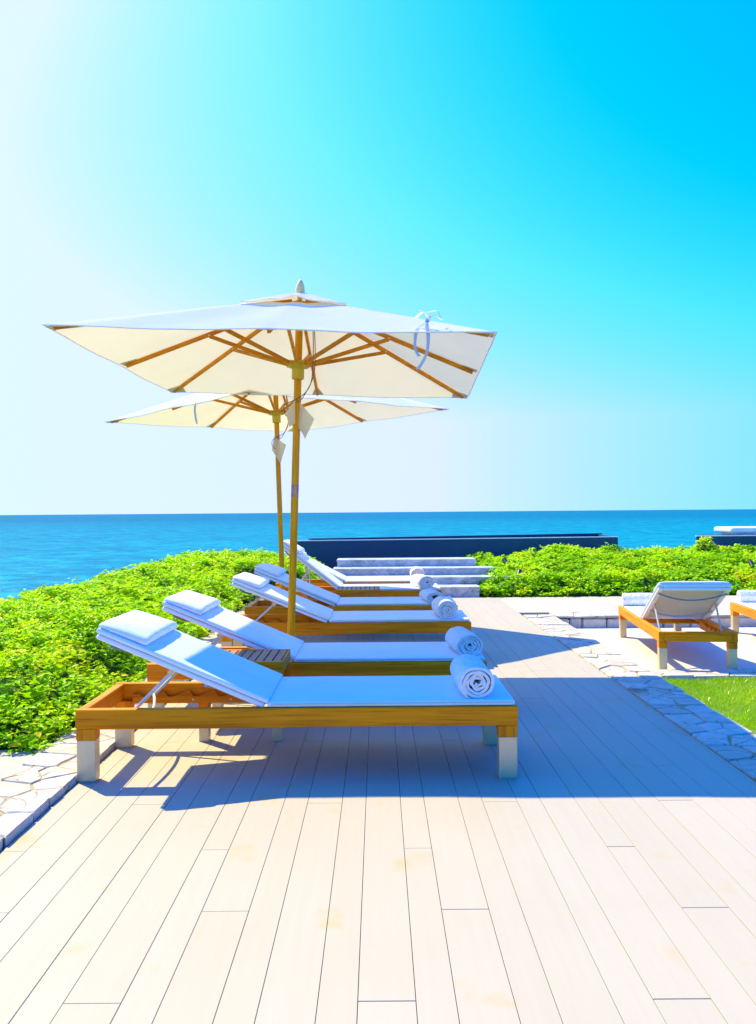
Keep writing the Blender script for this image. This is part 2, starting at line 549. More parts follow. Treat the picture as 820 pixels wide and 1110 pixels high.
DX0, DX1, DY0, DY1 = -1.40, 1.71, -5.0, 12.40
def bx(x0, x1, y0, y1, z0, z1, bev):
    t = bmesh.new(); bmesh.ops.create_cube(t, size=1)
    for v in t.verts:
        v.co = Vector((x0 + (v.co.x + .5) * (x1 - x0), y0 + (v.co.y + .5) * (y1 - y0), z0 + (v.co.z + .5) * (z1 - z0)))
    if bev:
        bmesh.ops.bevel(t, geom=[e for e in t.edges if e.verts[0].co.z > z1 - 1e-6 and e.verts[1].co.z > z1 - 1e-6], offset=bev, segments=1, affect='EDGES')
    return t
items = []
edges = []
x = -.061 - .25 * 8
while x < DX1 + .3:
    edges.append((x, x + .148)); edges.append((x + .148, x + .25)); x += .25
JO = [2.18, 3.17, 2.68, 4.66, 3.67, 4.17]
i0 = None
for k, (a, b) in enumerate(edges):
    ph = JO[(k - 16) % 6]
    a2, b2 = max(a, DX0), min(b, DX1)
    if b2 - a2 < .02:
        continue
    cuts = [DY0] + [c for c in np.arange(ph - 9, DY1, 3.0) if DY0 + .3 < c < DY1 - .3] + [DY1]
    for c0, c1 in zip(cuts, cuts[1:]):
        g = .0009
        items.append((bx(a2 + g, b2 - g, c0 + .0012, c1 - .0012, -.024, random.uniform(-.0006, .0006), .0009), random.random()))
dk = solid_set('deck', items, DECK); dk['kind'] = 'structure'
mb = MB(); mb.box(DX0 + .01, DX1 - .01, DY0 + .01, DY1 - .01, -.30, -.027, 0)
tag(mb.build('deck_base_ground', SUB), kind='structure')

# ------------------------------------------------------------------ crazy-paved stone strips (voronoi cells cut as real stones)
def clip_poly(poly, px, py, nx, ny):
    res = []
    n = len(poly)
    for i in range(n):
        a = poly[i]; b = poly[(i + 1) % n]
        da = (a[0] - px) * nx + (a[1] - py) * ny
        db = (b[0] - px) * nx + (b[1] - py) * ny
        if da <= 0:
            res.append(a)
        if (da < 0 < db) or (db < 0 < da):
            t = da / (da - db)
            res.append((a[0] + t * (b[0] - a[0]), a[1] + t * (b[1] - a[1])))
    return res

def stones(x0, x1, y0, y1, cell, gap, z0, z1, zj, seed, ragged=.01):
    rnd = random.Random(seed)
    nx = max(1, round((x1 - x0) / cell)); ny = max(1, round((y1 - y0) / (cell * 1.15)))
    cx = (x1 - x0) / nx; cy = (y1 - y0) / ny
    pts = [(x0 + (i + .5 + rnd.uniform(-.5, .5)) * cx, y0 + (j + .5 + rnd.uniform(-.5, .5)) * cy) for j in range(ny) for i in range(nx)]
    items = []
    for i, p in enumerate(pts):
        poly = [(x0, y0), (x1, y0), (x1, y1), (x0, y1)]
        for j, q in enumerate(pts):
            if i == j or abs(q[1] - p[1]) > 4 * cy or abs(q[0] - p[0]) > 4 * cx:
                continue
            mx, my = (p[0] + q[0]) / 2, (p[1] + q[1]) / 2
            dx, dy = q[0] - p[0], q[1] - p[1]
            L = math.hypot(dx, dy)
            g = gap * rnd.uniform(.35, 1.5)
            poly = clip_poly(poly, mx - dx / L * g, my - dy / L * g, dx / L, dy / L)
            if len(poly) < 3:
                break
        if len(poly) < 3:
            continue
        # roughen the outline
        out = []
        n = len(poly)
        for k in range(n):
            a = poly[k]; b = poly[(k + 1) % n]
            L = math.hypot(b[0] - a[0], b[1] - a[1])
            m = max(1, int(L / .05))
            for s in range(m):
                t = s / m
                qx, qy = a[0] + t * (b[0] - a[0]), a[1] + t * (b[1] - a[1])
                e = mnoise.noise(Vector((qx * 14, qy * 14, seed))) * ragged
                vx, vy = p[0] - qx, p[1] - qy
                l = math.hypot(vx, vy) + 1e-6
                e = abs(e) + .001
                out.append((qx + vx / l * e, qy + vy / l * e))
        t = bmesh.new()
        top = z1 + rnd.uniform(-zj, zj)
        tx, ty = rnd.uniform(-.02, .02), rnd.uniform(-.02, .02)
        A = [t.verts.new((u, v, z0)) for u, v in out]
        B = [t.verts.new((u, v, top - .006 + tx * (u - p[0]) + ty * (v - p[1]))) for u, v in out]
        Cc = [t.verts.new((u + (p[0] - u) * .05, v + (p[1] - v) * .05, top + tx * (u - p[0]) + ty * (v - p[1]))) for u, v in out]
        k = len(out)
        t.faces.new(Cc)
        for s in range(k):
            t.faces.new((A[s], A[(s + 1) % k], B[(s + 1) % k], B[s]))
            t.faces.new((B[s], B[(s + 1) % k], Cc[(s + 1) % k], Cc[s]))
        bmesh.ops.recalc_face_normals(t, faces=list(t.faces))
        items.append((t, rnd.random()))
    return items

def strip(name, x0, x1, y0, y1, z, cell, seed, base=-.3, jz=.004):
    o = solid_set(name, stones(x0, x1, y0, y1, cell, .0024, base + .01, z, jz, seed, .014), FLAG, ang=25)
    o['kind'] = 'structure'
    m = MB(); m.box(x0 + .012, x1 - .012, y0 + .012, y1 - .012, base, z - .006, 0)
    b = m.build(name + '_mortar_ground', MORTAR); b['kind'] = 'structure'
    return o
LX0 = -1.74
strip('left_kerb', LX0, DX0 - .006, -4.5, 12.3, .035, .15, 3, jz=.003)
WALL_Y = 10.15
RX1 = 2.07
strip('right_kerb', DX1 + .006, RX1, -4.5, WALL_Y + .05, .008, .20, 5, jz=.005)
strip('terrace_kerb', RX1 + .01, 9.5, 7.0, 7.30, -.115, .17, 9)
TZ = -.14
mb = MB(); mb.box(RX1 + .004, 9.5, 7.303, WALL_Y - .02, -.34, TZ, 0)
tag(mb.build('terrace_floor', PAVE), kind='structure')
mb = MB(); mb.box(DX1 + .006, 9.5, WALL_Y + .36, 12.4, -.3, -.003, .002)
tag(mb.build('path', PATHM), kind='structure')
# slab path at the lower left
mb = MB()
for (a, b, c, d) in ((-2.9, LX0 - .012, 3.95, 4.5), (-2.9, LX0 - .012, 2.5, 3.94), (-4.0, -2.91, 2.5, 4.5)):
    mb.box(a, b, c, d, -.3, .012, .006)
tag(mb.build('side_path', SLAB), kind='structure')
# the strip's far side wall up to the terrace
mb = MB(); mb.box(RX1 - .008, RX1 + .002, 7.31, WALL_Y, -.33, -.02, 0)
tag(mb.build('kerb_side_wall', MORTAR), kind='structure')

# retaining wall of coursed stones facing the terrace
sw = empty('stone_wall', (5.7, WALL_Y, TZ))
tag(sw, 'low buff stone retaining wall at the back of the white sunken terrace', 'wall')
items = []
xx = RX1 + .004
rnd = random.Random(4)
while xx < 9.4:
    w = rnd.uniform(.13, .34)
    o_ = rnd.uniform(0, .02)
    t = bx(xx + .006 - 5.7, min(xx + w, 9.5) - .006 - 5.7, -.03 + o_ - .02, .3, -.12, .112 + rnd.uniform(-.012, .0), 0)
    bmesh.ops.bevel(t, geom=list(t.edges), offset=.012, segments=2, affect='EDGES')
    bmesh.ops.subdivide_edges(t, edges=[e for e in t.edges if e.calc_length() > .05], cuts=3, use_grid_fill=True)
    for v in t.verts:
        v.co += Vector((0, 1, 0)) * mnoise.noise(v.co * 9) * .012 + Vector((1, 0, 1)) * mnoise.noise(v.co * 12 + Vector((5, 5, 5))) * .004
    items.append((t, rnd.random())); xx += w
solid_set('wall_stones', items, WALLSTONE, sw, 40)
its = stones(RX1 + .012 - 5.7, 9.5 - 5.7, -.05, .35, .30, .0015, .116, .139, .003, 21)
solid_set('coping', its, FLAG, sw, 25)
mb = MB(); mb.box(RX1 + .02 - 5.7, 9.5 - 5.7, .02, .34, -.15, .128, 0)
mb.build('mortar_core', MORTAR, sw)

# ------------------------------------------------------------------ lawn
LZ = -.122
grid_mesh('lawn', np.arange(RX1 + .01, 9.6, .15), np.arange(-4.5, 7.0, .15), lambda x, y: LZ - .02 + .015 * mnoise.noise(Vector((x * 1.5, y * 1.5, 3))), TURF)
def blades(name, n, xr, yr, h0, h1, w, mat, kind='stuff'):
    p = np.empty((n, 3)); p[:, 0] = RNG.uniform(*xr, n); p[:, 1] = RNG.uniform(*yr, n)
    p[:, 2] = LZ - .03 + np.array([.015 * mnoise.noise(Vector((a * 1.5, b * 1.5, 3))) for a, b in p[:, :2]])
    th = RNG.uniform(0, 2 * PI, n); h = RNG.uniform(h0, h1, n) * (1 + .5 * np.array([mnoise.noise(Vector((a * 3, b * 3, 8))) for a, b in p[:, :2]]))
    le = RNG.normal(0, .45, (n, 2)) * h[:, None]
    dx = np.stack([np.cos(th), np.sin(th), np.zeros(n)], -1) * (w * RNG.uniform(.6, 1.3, n))[:, None]
    top = p.copy(); top[:, :2] += le; top[:, 2] += h
    V = np.stack([p - dx, p + dx, top], 1).reshape(-1, 3)
    me = bpy.data.meshes.new(name)
    me.vertices.add(3 * n); me.vertices.foreach_set('co', V.astype(np.float32).ravel())
    me.loops.add(3 * n); me.loops.foreach_set('vertex_index', np.arange(3 * n, dtype=np.int32))
    me.polygons.add(n); me.polygons.foreach_set('loop_start', np.arange(0, 3 * n, 3, dtype=np.int32))
    me.update(calc_edges=True)
    base = np.array([.5 + .9 * mnoise.noise(Vector((a * 1.1, b * 1.1, 20))) + .35 * mnoise.noise(Vector((a * 5, b * 5, 2))) for a, b in p[:, :2]])
    set_face_attr(me, np.clip(base + RNG.normal(0, .16, n), 0, 1))
    o = link_mesh(name, me, mat)
    tag(o, 'short bright green lawn grass beside the deck', 'grass', kind='stuff')
    return o
blades('grass', 120000, (RX1 + .005, 4.6), (3.2, 6.99), .02, .042, .003, GRASSM)

# ------------------------------------------------------------------ leafy banks
def sm(a, b, v):
    t = min(max((v - a) / (b - a), 0), 1)
    return t * t * (3 - 2 * t)

def h_left(x, y):
    """leaf surface height of the left bank, None outside it"""
    edge = LX0 + .02 + .05 * mnoise.noise(Vector((0, y * 1.3, 4)))
    if y > 12.55:
        edge = edge + (-.72 - edge) * sm(12.5, 12.62, y)
    d = edge - x
    f = (y - 4.42) - .12 * mnoise.noise(Vector((x * 1.2, 0, 6)))
    b = 15.0 - y
    o = x + 3.85
    if min(d, f, b, o) < 0:
        return None
    h = .09 + .27 * sm(0, .5, d) + .10 * sm(.5, 1.3, d)
    h *= .35 + .65 * sm(0, .6, f)
    h *= .25 + .75 * sm(0, .75, o)
    h += .06 * sm(9, 14, y)
    h += .085 * mnoise.noise(Vector((x * 1.1, y * 1.1, 1))) + .08 * mnoise.noise(Vector((x * 3.1, y * 3.1, 2))) + .045 * mnoise.noise(Vector((x * 7, y * 7, 5))) + .03 * mnoise.noise(Vector((x * 13, y * 13, 8)))
    return h

def h_right(x, y):
    fe = 12.42 + .05 * mnoise.noise(Vector((x * 1.3, 0, 4)))
    le = 1.42 + .25 * mnoise.noise(Vector((0, y * 2.2, 9))) + .10 * math.sin(y * 14)
    if y > 13.9:
        le -= .1
    f = y - fe; l = x - le; b = 16.2 - y; rr = 10.5 - x
    if min(f, l, b, rr) < 0:
        return None
    h = .06 + .17 * sm(0, .4, f) + (.15 + .07 * sm(2.2, 3.6, x) - .05 * sm(5.2, 6.2, x)) * sm(.3, 2.0, f)
    h *= .55 + .45 * sm(0, .5, l)
    h += .07 * mnoise.noise(Vector((x * 1.1, y * 1.3, 11))) + .08 * mnoise.noise(Vector((x * 3.1, y * 3.1, 12))) + .04 * mnoise.noise(Vector((x * 7, y * 7, 15))) + .03 * mnoise.noise(Vector((x * 13, y * 13, 8)))
    # taller sprigs in front of the navy walls
    for (cx, cy, cr, ch) in ((2.55, 14.7, .35, .10), (3.2, 15.0, .5, .16), (4.1, 15.4, .22, .16), (5.95, 15.6, .22, .30), (6.6, 15.6, .4, .08), (1.75, 14.6, .3, .08), (7.6, 15.6, .4, .08)):
        h += ch * math.exp(-((x - cx) ** 2 + (y - cy) ** 2) / (cr * cr) * 1.6)
    return h

def bank(name, label, hf, xr, yr, dens, size, seed):
    root = empty(name, ((xr[0] + xr[1]) / 2, yr[0], -.3))
    rng = np.random.default_rng(seed)
    # undergrowth mound below the leaves
    st = .14
    xs = np.arange(xr[0], xr[1] + st, st); ys = np.arange(yr[0], yr[1] + st, st)
    vid = {}
    V = []; F = []
    for i, a in enumerate(xs):
        for j, b in enumerate(ys):
            h = hf(a, b)
            if h is not None:
                vid[i, j] = len(V); V.append((a, b, max(h - .10, -.05)))
    for (i, j) in list(vid):
        q = [vid.get(k) for k in ((i, j), (i + 1, j), (i + 1, j + 1), (i, j + 1))]
        if None not in q:
            F.append(q)
    me = bpy.data.meshes.new('undergrowth'); me.from_pydata(V, [], F)
    bm = bmesh.new(); bm.from_mesh(me)
    bd = [e for e in bm.edges if e.is_boundary]
    r = bmesh.ops.extrude_edge_only(bm, edges=bd)
    for v in [g for g in r['geom'] if isinstance(g, bmesh.types.BMVert)]:
        v.co.z = -.3
    bm.to_mesh(me); bm.free(); smooth(me, 60)
    u = link_mesh('undergrowth', me, UNDER, root)
    u.matrix_parent_inverse = Matrix.Translation(-Vector(root.location))
    # sprigs of folded leaves
    P = []; Nn = []; S = []; C = []
    area = (xr[1] - xr[0]) * (yr[1] - yr[0])
    for _ in range(int(area * dens / 5)):
        a = rng.uniform(*xr); b = rng.uniform(*yr)
        h = hf(a, b)
        if h is None:
            continue
        e = .03
        hx = hf(a + e, b); hy = hf(a, b + e)
        nx = (h - hx) / e if hx is not None else .8
        ny = (h - hy) / e if hy is not None else .0
        near = 1.0 if b < 7.5 else (.75 if b < 10 else .55)
        if name == 'shrub_bank' and hf is h_left and rng.random() > near:
            continue
        hole = mnoise.noise(Vector((a * 6.5, b * 6.5, 51 + seed)))
        if hole < -.30 and rng.random() < .8:
            continue
        depth = abs(rng.normal(0, .045)) - .025
        if rng.random() < .05:
            depth = -rng.uniform(.02, .085)
        clump = .5 + .55 * mnoise.noise(Vector((a * 1.5, b * 1.5, 31 + seed))) + .45 * mnoise.noise(Vector((a * 4.5, b * 4.5, 37 + seed)))
        k = rng.integers(4, 8)
        sz = size * rng.uniform(.7, 1.25) * (1.0 if near == 1 else 1.2)
        for q in range(k):
            P.append((a + rng.normal(0, .022), b + rng.normal(0, .022), h - depth + rng.normal(0, .012)))
            Nn.append((nx * .5, ny * .5 , 1.0)); S.append(sz * rng.uniform(.7, 1.2))
            C.append(min(max((clump - .5) * 1.0 + .46 + rng.normal(0, .2), 0), .93))
        if rng.random() < .03 + .10 * max(0, mnoise.noise(Vector((a * 2.2, b * 2.2, 77)))):
            C[-1] = .97; C[-2] = 1.0; C[-3] = .95
    # hanging leaves down the cut edge of the bank
    P = np.array(P); Nn = np.array(Nn); S = np.array(S); C = np.array(C)
    n = len(P)
    th = rng.uniform(0, 2 * PI, n)
    tilt = rng.uniform(-.35, .75, n)
    d = np.stack([np.cos(th), np.sin(th), tilt], -1); d /= np.linalg.norm(d, axis=1)[:, None]
    nn = Nn + rng.normal(0, .35, (n, 3)); nn -= d * (nn * d).sum(1)[:, None]; nn /= np.linalg.norm(nn, axis=1)[:, None]
    sd = np.cross(d, nn)
    Lf = S[:, None]
    v0 = P
    v1 = P + d * Lf * .45 + sd * Lf * .27 + nn * Lf * .09
    v2 = P + d * Lf * 1.0 - nn * Lf * .10
    v3 = P + d * Lf * .45 - sd * Lf * .27 + nn * Lf * .09
    VV = np.stack([v0, v1, v2, v3], 1).reshape(-1, 3)
    me = bpy.data.meshes.new('leaves')
    me.vertices.add(4 * n); me.vertices.foreach_set('co', VV.astype(np.float32).ravel())
    idx = (np.arange(n) * 4)[:, None] + np.array([0, 1, 2, 0, 2, 3])[None]
    me.loops.add(6 * n); me.loops.foreach_set('vertex_index', idx.astype(np.int32).ravel())
    me.polygons.add(2 * n); me.polygons.foreach_set('loop_start', np.arange(0, 6 * n, 3, dtype=np.int32))
    me.update(calc_edges=True)
    set_face_attr(me, np.repeat(C, 2))
    lo = link_mesh('leaves', me, LEAF, root)
    lo.matrix_parent_inverse = Matrix.Translation(-Vector(root.location))
    tag(root, label, 'hedge')
    return root
bank('shrub_bank', 'long bright green leafy shrub bank left of the loungers, above the sea', h_left, (-4.1, -.7), (4.3, 15.0), 5200, .048, 1)
bank('shrub_bank', 'bright green leafy shrub bank right of the marble steps, below the navy walls', h_right, (1.0, 10.5), (12.38, 16.2), 3500, .053, 2)

# ------------------------------------------------------------------ marble steps
st = empty('marble_steps', (.55, 12.42, 0))
tag(st, 'wide grey veined marble steps rising to the long navy wall', 'steps')
tiers = [(12.42, .15, 1.46), (12.87, .258, 2.1), (13.32, .366, 1.8), (13.77, .478, 1.6)]
for k, (y, z, xr) in enumerate(tiers):
    y2 = tiers[k + 1][0] + .02 if k < 3 else 14.3
    x0 = -.70 if k < 3 else -.66
    xe = xr if k < 3 else 1.56
    z0 = -.3 if k == 0 else tiers[k - 1][1] - .03
    mb = MB(); mb.box(x0 - .55, xe - .55, y - 12.42 + .012, y2 - 12.42, z0, z - .03, .002)
    riser = mb.build('riser', MARBLE, st)
    mb = MB(); mb.box(x0 - .012 - .55, xe + .01 - .55, y - 12.42, y2 - 12.42 - (.012 if k < 3 else 0), z - .029, z, .003)
    mb.build('tread', MARBLE, st)

# ------------------------------------------------------------------ navy walls beyond the bank
def quad_wall(mb, a, b, t, z0, z1):
    a = Vector((a[0], a[1], 0)); b = Vector((b[0], b[1], 0))
    d = (b - a).normalized(); n = Vector((-d.y, d.x, 0)) * t
    mb.prism([(a.x, a.y), (b.x, b.y), (b.x + n.x, b.y + n.y), (a.x + n.x, a.y + n.y)], 'z', z0, z1)
ZR = .75
A, B, Cq, D = (-1.43, 15.1), (4.47, 16.0), (4.62, 17.7), (-1.25, 15.6)
nw = empty('planter_wall', (1.5, 15.6, -.3))
tag(nw, 'long dark navy walled trough behind the marble steps, sea beyond', 'planter wall')
inv = Matrix.Translation(-Vector(nw.location))
def under(o, root):
    o.matrix_parent_inverse = Matrix.Translation(-Vector(root.location)); return o
mb = MB(); quad_wall(mb, A, B, .09, -.6, ZR - .012); under(mb.build('front_wall', NAVY, nw), nw)
mb = MB(); quad_wall(mb, (A[0] - .006, A[1] - .008), (B[0] + .006, B[1] - .008), .045, ZR - .0115, ZR + .004); under(mb.build('sunlit_rim_strip', RIMW, nw), nw)  # thin pale strip paints the sunlit line along the top edge
mb = MB(); quad_wall(mb, D, Cq, .09, -.6, ZR + .02); under(mb.build('back_wall', NAVY, nw), nw)
mb = MB(); quad_wall(mb, (B[0] - .002, B[1] + .092), (Cq[0] - .002, Cq[1] - .002), .09, -.6, ZR - .004); under(mb.build('end_wall', NAVY, nw), nw)
mb = MB(); quad_wall(mb, (D[0] + .002, D[1] - .002), (A[0] + .002, A[1] + .095), .09, -.6, ZR - .004); under(mb.build('end_wall', NAVY, nw), nw)
mb = MB(); mb.prism([(A[0] + .1, A[1] + .15), (B[0] - .1, B[1] + .1), (Cq[0] - .1, Cq[1] - .05), (D[0] + .1, D[1])], 'z', .3, .45); under(mb.build('trough_floor', NAVY, nw), nw)
nb = empty('planter_wall', (8, 16.1, -.3))
tag(nb, 'dark navy wall at the right edge carrying a white daybed', 'planter wall')
mb = MB(); mb.prism([(5.97, 16.1), (10.5, 16.1), (10.5, 17.6), (6.58, 17.6)], 'z', -.6, .735); under(mb.build('wall_block', NAVY, nb), nb)
mb = MB(); mb.box(5.964, 10.51, 16.092, 16.135, .736, .752, .002); under(mb.build('sunlit_rim_strip', RIMW, nb), nb)
# daybed lying on it
db = empty('daybed', (8.42, 16.75, .736))
tag(db, 'low white daybed with rounded corners on the right navy wall', 'daybed')
mb = MB()
mb.box(-1.60, 1.72, -.36, .36, .014, .05, .01)
mb.build('frame', ALU, db)
for sx in (-1.4, 1.5):
    for sy in (-.33, .33):
        mb = MB(); mb.box(sx - .03, sx + .03, sy - .03, sy + .03, 0, .0139, .002); mb.build('foot', ALU, db)
c = soft_box('cushion', 1.75, .44, .055, .05, PAD, db, .15, .01, .004, 3); c.location = (.04, 0, .106)
rp = [(-1.72, -.40, 0), (-1.72, .40, 0), (1.8, .40, 0), (1.8, -.40, 0)]

# ------------------------------------------------------------------ sun loungers
L, W = 2.05, .655
HX, HZ = .885, .352
BACKLEN = .865
def make_lounger():
    root = empty('sun_lounger')
    ox, oy = -L / 2, -W / 2
    RT = .338; RB = .250; T = .042
    def B(*a, **k):
        m = MB(); m.box(a[0] + ox, a[1] + ox, a[2] + oy, a[3] + oy, a[4], a[5], k.get('bev', .003)); return m
    B(0, L, 0, T, RB, RT).build('side_rail', WX, root)
    B(0, L, W - T, W, RB, RT).build('side_rail', WX, root)
    B(.003, .003 + T, T + .001, W - T - .001, RB + .002, RT - .002).build('end_rail', WY, root)
    B(L - .003 - T, L - .003, T + .001, W - T - .001, RB + .002, RT - .002).build('end_rail', WY, root)
    for sx in (0, 1):
        for sy in (0, 1):
            lx0 = .002 if sx == 0 else L - .092
            ly0 = .003 if sy == 0 else W - .073
            lg = B(lx0, lx0 + .09, ly0, ly0 + .07, .195, RB - .001).build('leg', WZ, root)
            m = MB(); m.box(lx0 + .002 + ox, lx0 + .088 + ox, ly0 + .002 + oy, ly0 + .068 + oy, .006, .1945, .002)
            m.box(lx0 + .006 + ox, lx0 + .084 + ox, ly0 + .006 + oy, ly0 + .064 + oy, 0, .0055, 0)
            m.build('metal_foot', STEEL, lg)
    # notched boards that hold the back support
    for y0 in (T + .002, W - T - .024):
        poly = [(.10, .236), (.10, .287)]
        xk = .13
        poly.append((xk, .287))
        while xk < .70:
            poly += [(xk + .02, .272), (xk + .045, .270), (xk + .10, .292), (xk + .135, .300)]
            xk += .135
        poly += [(.86, .300), (.98, .270), (.98, .236)]
        m = MB(); m.prism([(u + ox, v) for u, v in poly], 'y', y0 + oy, y0 + .022 + oy)
        rb = m.build('ratchet_board', WX, root)
        for q in (.22, .42, .62, .82):
            yy = (y0 + .022 if y0 < W / 2 else y0) + oy
            m = MB(); m.tube([(q + ox, yy - .003, .255), (q + ox, yy + .003, .255)], .006, 8)
            m.build('screw', STEEL, rb)
    m = MB()
    for q in np.arange(.95, L - .1, .14):
        m.box(q + ox, q + .07 + ox, T + .03 + oy, W - T - .03 + oy, .285, .300, .002)
    m.build('slat_base', WY, root)
    # seat pad
    s = soft_box('seat_pad', (L - .012 - HX) / 2, (W - .03) / 2, .0125, .010, PAD, root, .06, 0, .0012, 2)
    s.location = ((HX + L - .012) / 2 + ox, 0, RT + .0135)
    m = MB()
    m.tube([(HX + .02 + ox, -.313, RT + .015), (L - .02 + ox, -.313, RT + .015)], .0045, 6)
    m.build('piping', PADBACK, root, 40)
    # backrest: frame, padding, pillow
    bk = soft_box('backrest', BACKLEN / 2, (W - .03) / 2, .012, .0105, PAD, root, .06, 0, .0015, 5,
                  shape=lambda q: Vector((q.x - BACKLEN / 2, q.y, q.z + .0135)))
    bk.location = (HX + ox, 0, HZ)
    m = MB()
    for sy in (-1, 1):
        m.bar((-BACKLEN + .01, sy * .285, -.014), (-.01, sy * .285, -.014), .042, .024, .006)
    m.bar((-BACKLEN + .024, -.2615, -.014), (-BACKLEN + .024, .2615, -.014), .028, .028, .006)
    m.build('backrest_frame', ALU, bk)
    m = MB(); m.box(-BACKLEN + .04, -.02, -.262, .262, -.006, .0005, 0); m.build('backing_cloth', PADBACK, bk)
    # hanging strap and curved rod behind
    m = MB()
    pts = [(-BACKLEN + .09 + .075 * (1 - (t / .29) ** 2), t, -.034 - .035 * (1 - (t / .29) ** 2)) for t in np.linspace(-.29, .29, 17)]
    m.tube(pts, .0075, 8); m.build('pillow_strap', STRAP, bk, 40)
    m = MB()
    pts = [(-.30 + .07 * (1 - (t / .28) ** 2), t, -.034 - .03 * (1 - (t / .28) ** 2)) for t in np.linspace(-.28, .28, 15)]
    m.tube(pts, .008, 8); m.build('cross_rod', GREYROD, bk, 40)
    def pshape(q):
        q = q.copy()
        k = q.x / .125
        z = (q.z + .026) * (.78 + .22 * k - .12 * max(-k, 0) ** 3)
        z *= 1 - .30 * abs(q.y / .3025) ** 5
        dent = .006 * math.exp(-((q.y - .05) / .16) ** 2 - (q.x / .07) ** 2) if q.z > 0 else 0
        return Vector((q.x - BACKLEN + .120, q.y, z + .0262 - dent))
    pl = soft_box('pillow', .124, (W - .05) / 2, .026, .024, PILLOW, bk, .025, .010, .003, 9, 4, pshape)
    # support bail: two side rods and a bowed cross rod
    m = MB()
    m.tube([(0, -.268, 0), (0, -.266, -.15), (0, -.262, -.295)] + [(.06 * (1 - (t / .25) ** 2), t, -.31) for t in np.linspace(-.25, .25, 13)] + [(0, .262, -.295), (0, .266, -.15), (0, .268, 0)], .0085, 8)
    sb = m.build('support_rod', RODM, root, 40)
    for sy in (-1, 1):
        m = MB(); m.box(-.018, .018, sy * .268 - .011, sy * .268 + .011, -.018, .018, .004)
        m.build('pivot_block', STEEL, sb)
    return root

def set_back(root, ang):
    ox = -L / 2
    bk = child(root, 'backrest')[0]; sb = child(root, 'support_rod')[0]
    bk.rotation_euler = (0, R(ang), 0)
    # pivot point under the backrest
    s = .47
    ca, sa = math.cos(R(ang)), math.sin(R(ang))
    px = HX - s * ca - .040 * sa; pz = HZ + s * sa - .040 * ca
    sb.location = (px + ox, 0, pz)
    dz = pz - .283
    th = math.acos(min(1, dz / .31))
    sb.rotation_euler = (0, th, 0)     # lower end swings towards the head

lounger = make_lounger()
GL = 'teak sun loungers in a row on the deck'
GR = 'teak sun loungers on the sunken terrace'
spots = [
    (3.97, -.384, 23.2, 'nearest teak sun lounger on the deck, white pad deep in blue shade', GL),
    (5.16, -.375, 23.0, 'second teak lounger from the front, just behind the brown slatted side table', GL),
    (7.01, -.270, 22.3, 'third teak lounger from the front, its foot end sunlit, just behind the front parasol pole', GL),
    (8.25, -.265, 23.0, 'fourth teak lounger from the front, shaded pad with a loosely folded towel', GL),
    (9.85, -.300, 38.0, 'fifth teak lounger from the front, back raised steeply, beside the rear side table', GL),
    (11.0, -.300, 27.0, 'farthest teak lounger of the row, nearest the marble steps', GL),
]
loungers = []
for i, (y, xc, ang, lab, grp) in enumerate(spots):
    o = lounger if i == 0 else copy_tree(lounger)
    o.location = (xc, y + W / 2, 0)
    o.rotation_euler = (0, 0, R((.15, -.1, .2, -.2, .3, 0)[i]))
    set_back(o, ang)
    tag(o, lab, 'sun lounger', grp)
    loungers.append(o)
def right_lounger(hx, hy, yaw, ang, lab):
    o = copy_tree(lounger)
    o.rotation_euler = (0, 0, R(90 - yaw))
    d = Vector((math.sin(R(yaw)), math.cos(R(yaw)), 0))
    n = Vector((d.y, -d.x, 0))
    c = Vector((hx, hy, TZ)) + d * (L / 2) + n * (W / 2)
    o.location = c
    set_back(o, ang)
    tag(o, lab, 'sun lounger', GR)
    return o, d, n, Vector((hx, hy, TZ))
RL = [right_lounger(2.40, 7.36, 6.3, 25, 'teak lounger on the white terrace, seen from behind its raised cream back'),
      right_lounger(3.74, 7.62, 6.0, 25, 'teak lounger cut off by the right edge on the white terrace')]

# ------------------------------------------------------------------ slatted side tables
def make_table():
    root = empty('side_table')
    w, d, h = .46, .44, .432
    m = MB()
    n = 9
    for k in range(n):
        x0 = -w / 2 + .012 + k * (w - .024) / n
        m.box(x0 + .004, x0 + (w - .024) / n - .004, -d / 2 + .03, d / 2 - .03, h - .018, h, .002)
    m.build('slatted_top', WSLAT, root)
    for s in (-1, 1):
        mb = MB(); mb.box(-w / 2, w / 2, s * d / 2 - (.028 if s > 0 else 0), s * d / 2 + (.028 if s < 0 else 0), h - .07, h + .001, .003); mb.build('apron', WX, root)
        mb = MB(); mb.box(s * w / 2 - (.011 if s > 0 else 0), s * w / 2 + (.011 if s < 0 else 0), -d / 2 + .029, d / 2 - .029, h - .068, h - .001, .002); mb.build('apron', WY, root)
    for sx in (-1, 1):
        for sy in (-1, 1):
            x0 = sx * (w / 2 - .03); y0 = sy * (d / 2 - .03)
            mb = MB(); mb.box(x0 - .029, x0 + .029, y0 - .029, y0 + .029, .17, h - .0705, .003); lg = mb.build('leg', WZ, root)
            mb = MB(); mb.box(x0 - .027, x0 + .027, y0 - .027, y0 + .027, 0, .1695, .002); mb.build('metal_foot', STEEL, lg)
    return root
tb = make_table(); tb.location = (-.757, 4.886, 0)
tag(tb, 'brown slatted side table between the two nearest loungers', 'side table', 'slatted teak side tables')
tb2 = copy_tree(tb); tb2.location = (-.215, 9.17, 0)
tag(tb2, 'rear slatted side table between the fourth and fifth loungers', 'side table', 'slatted teak side tables')

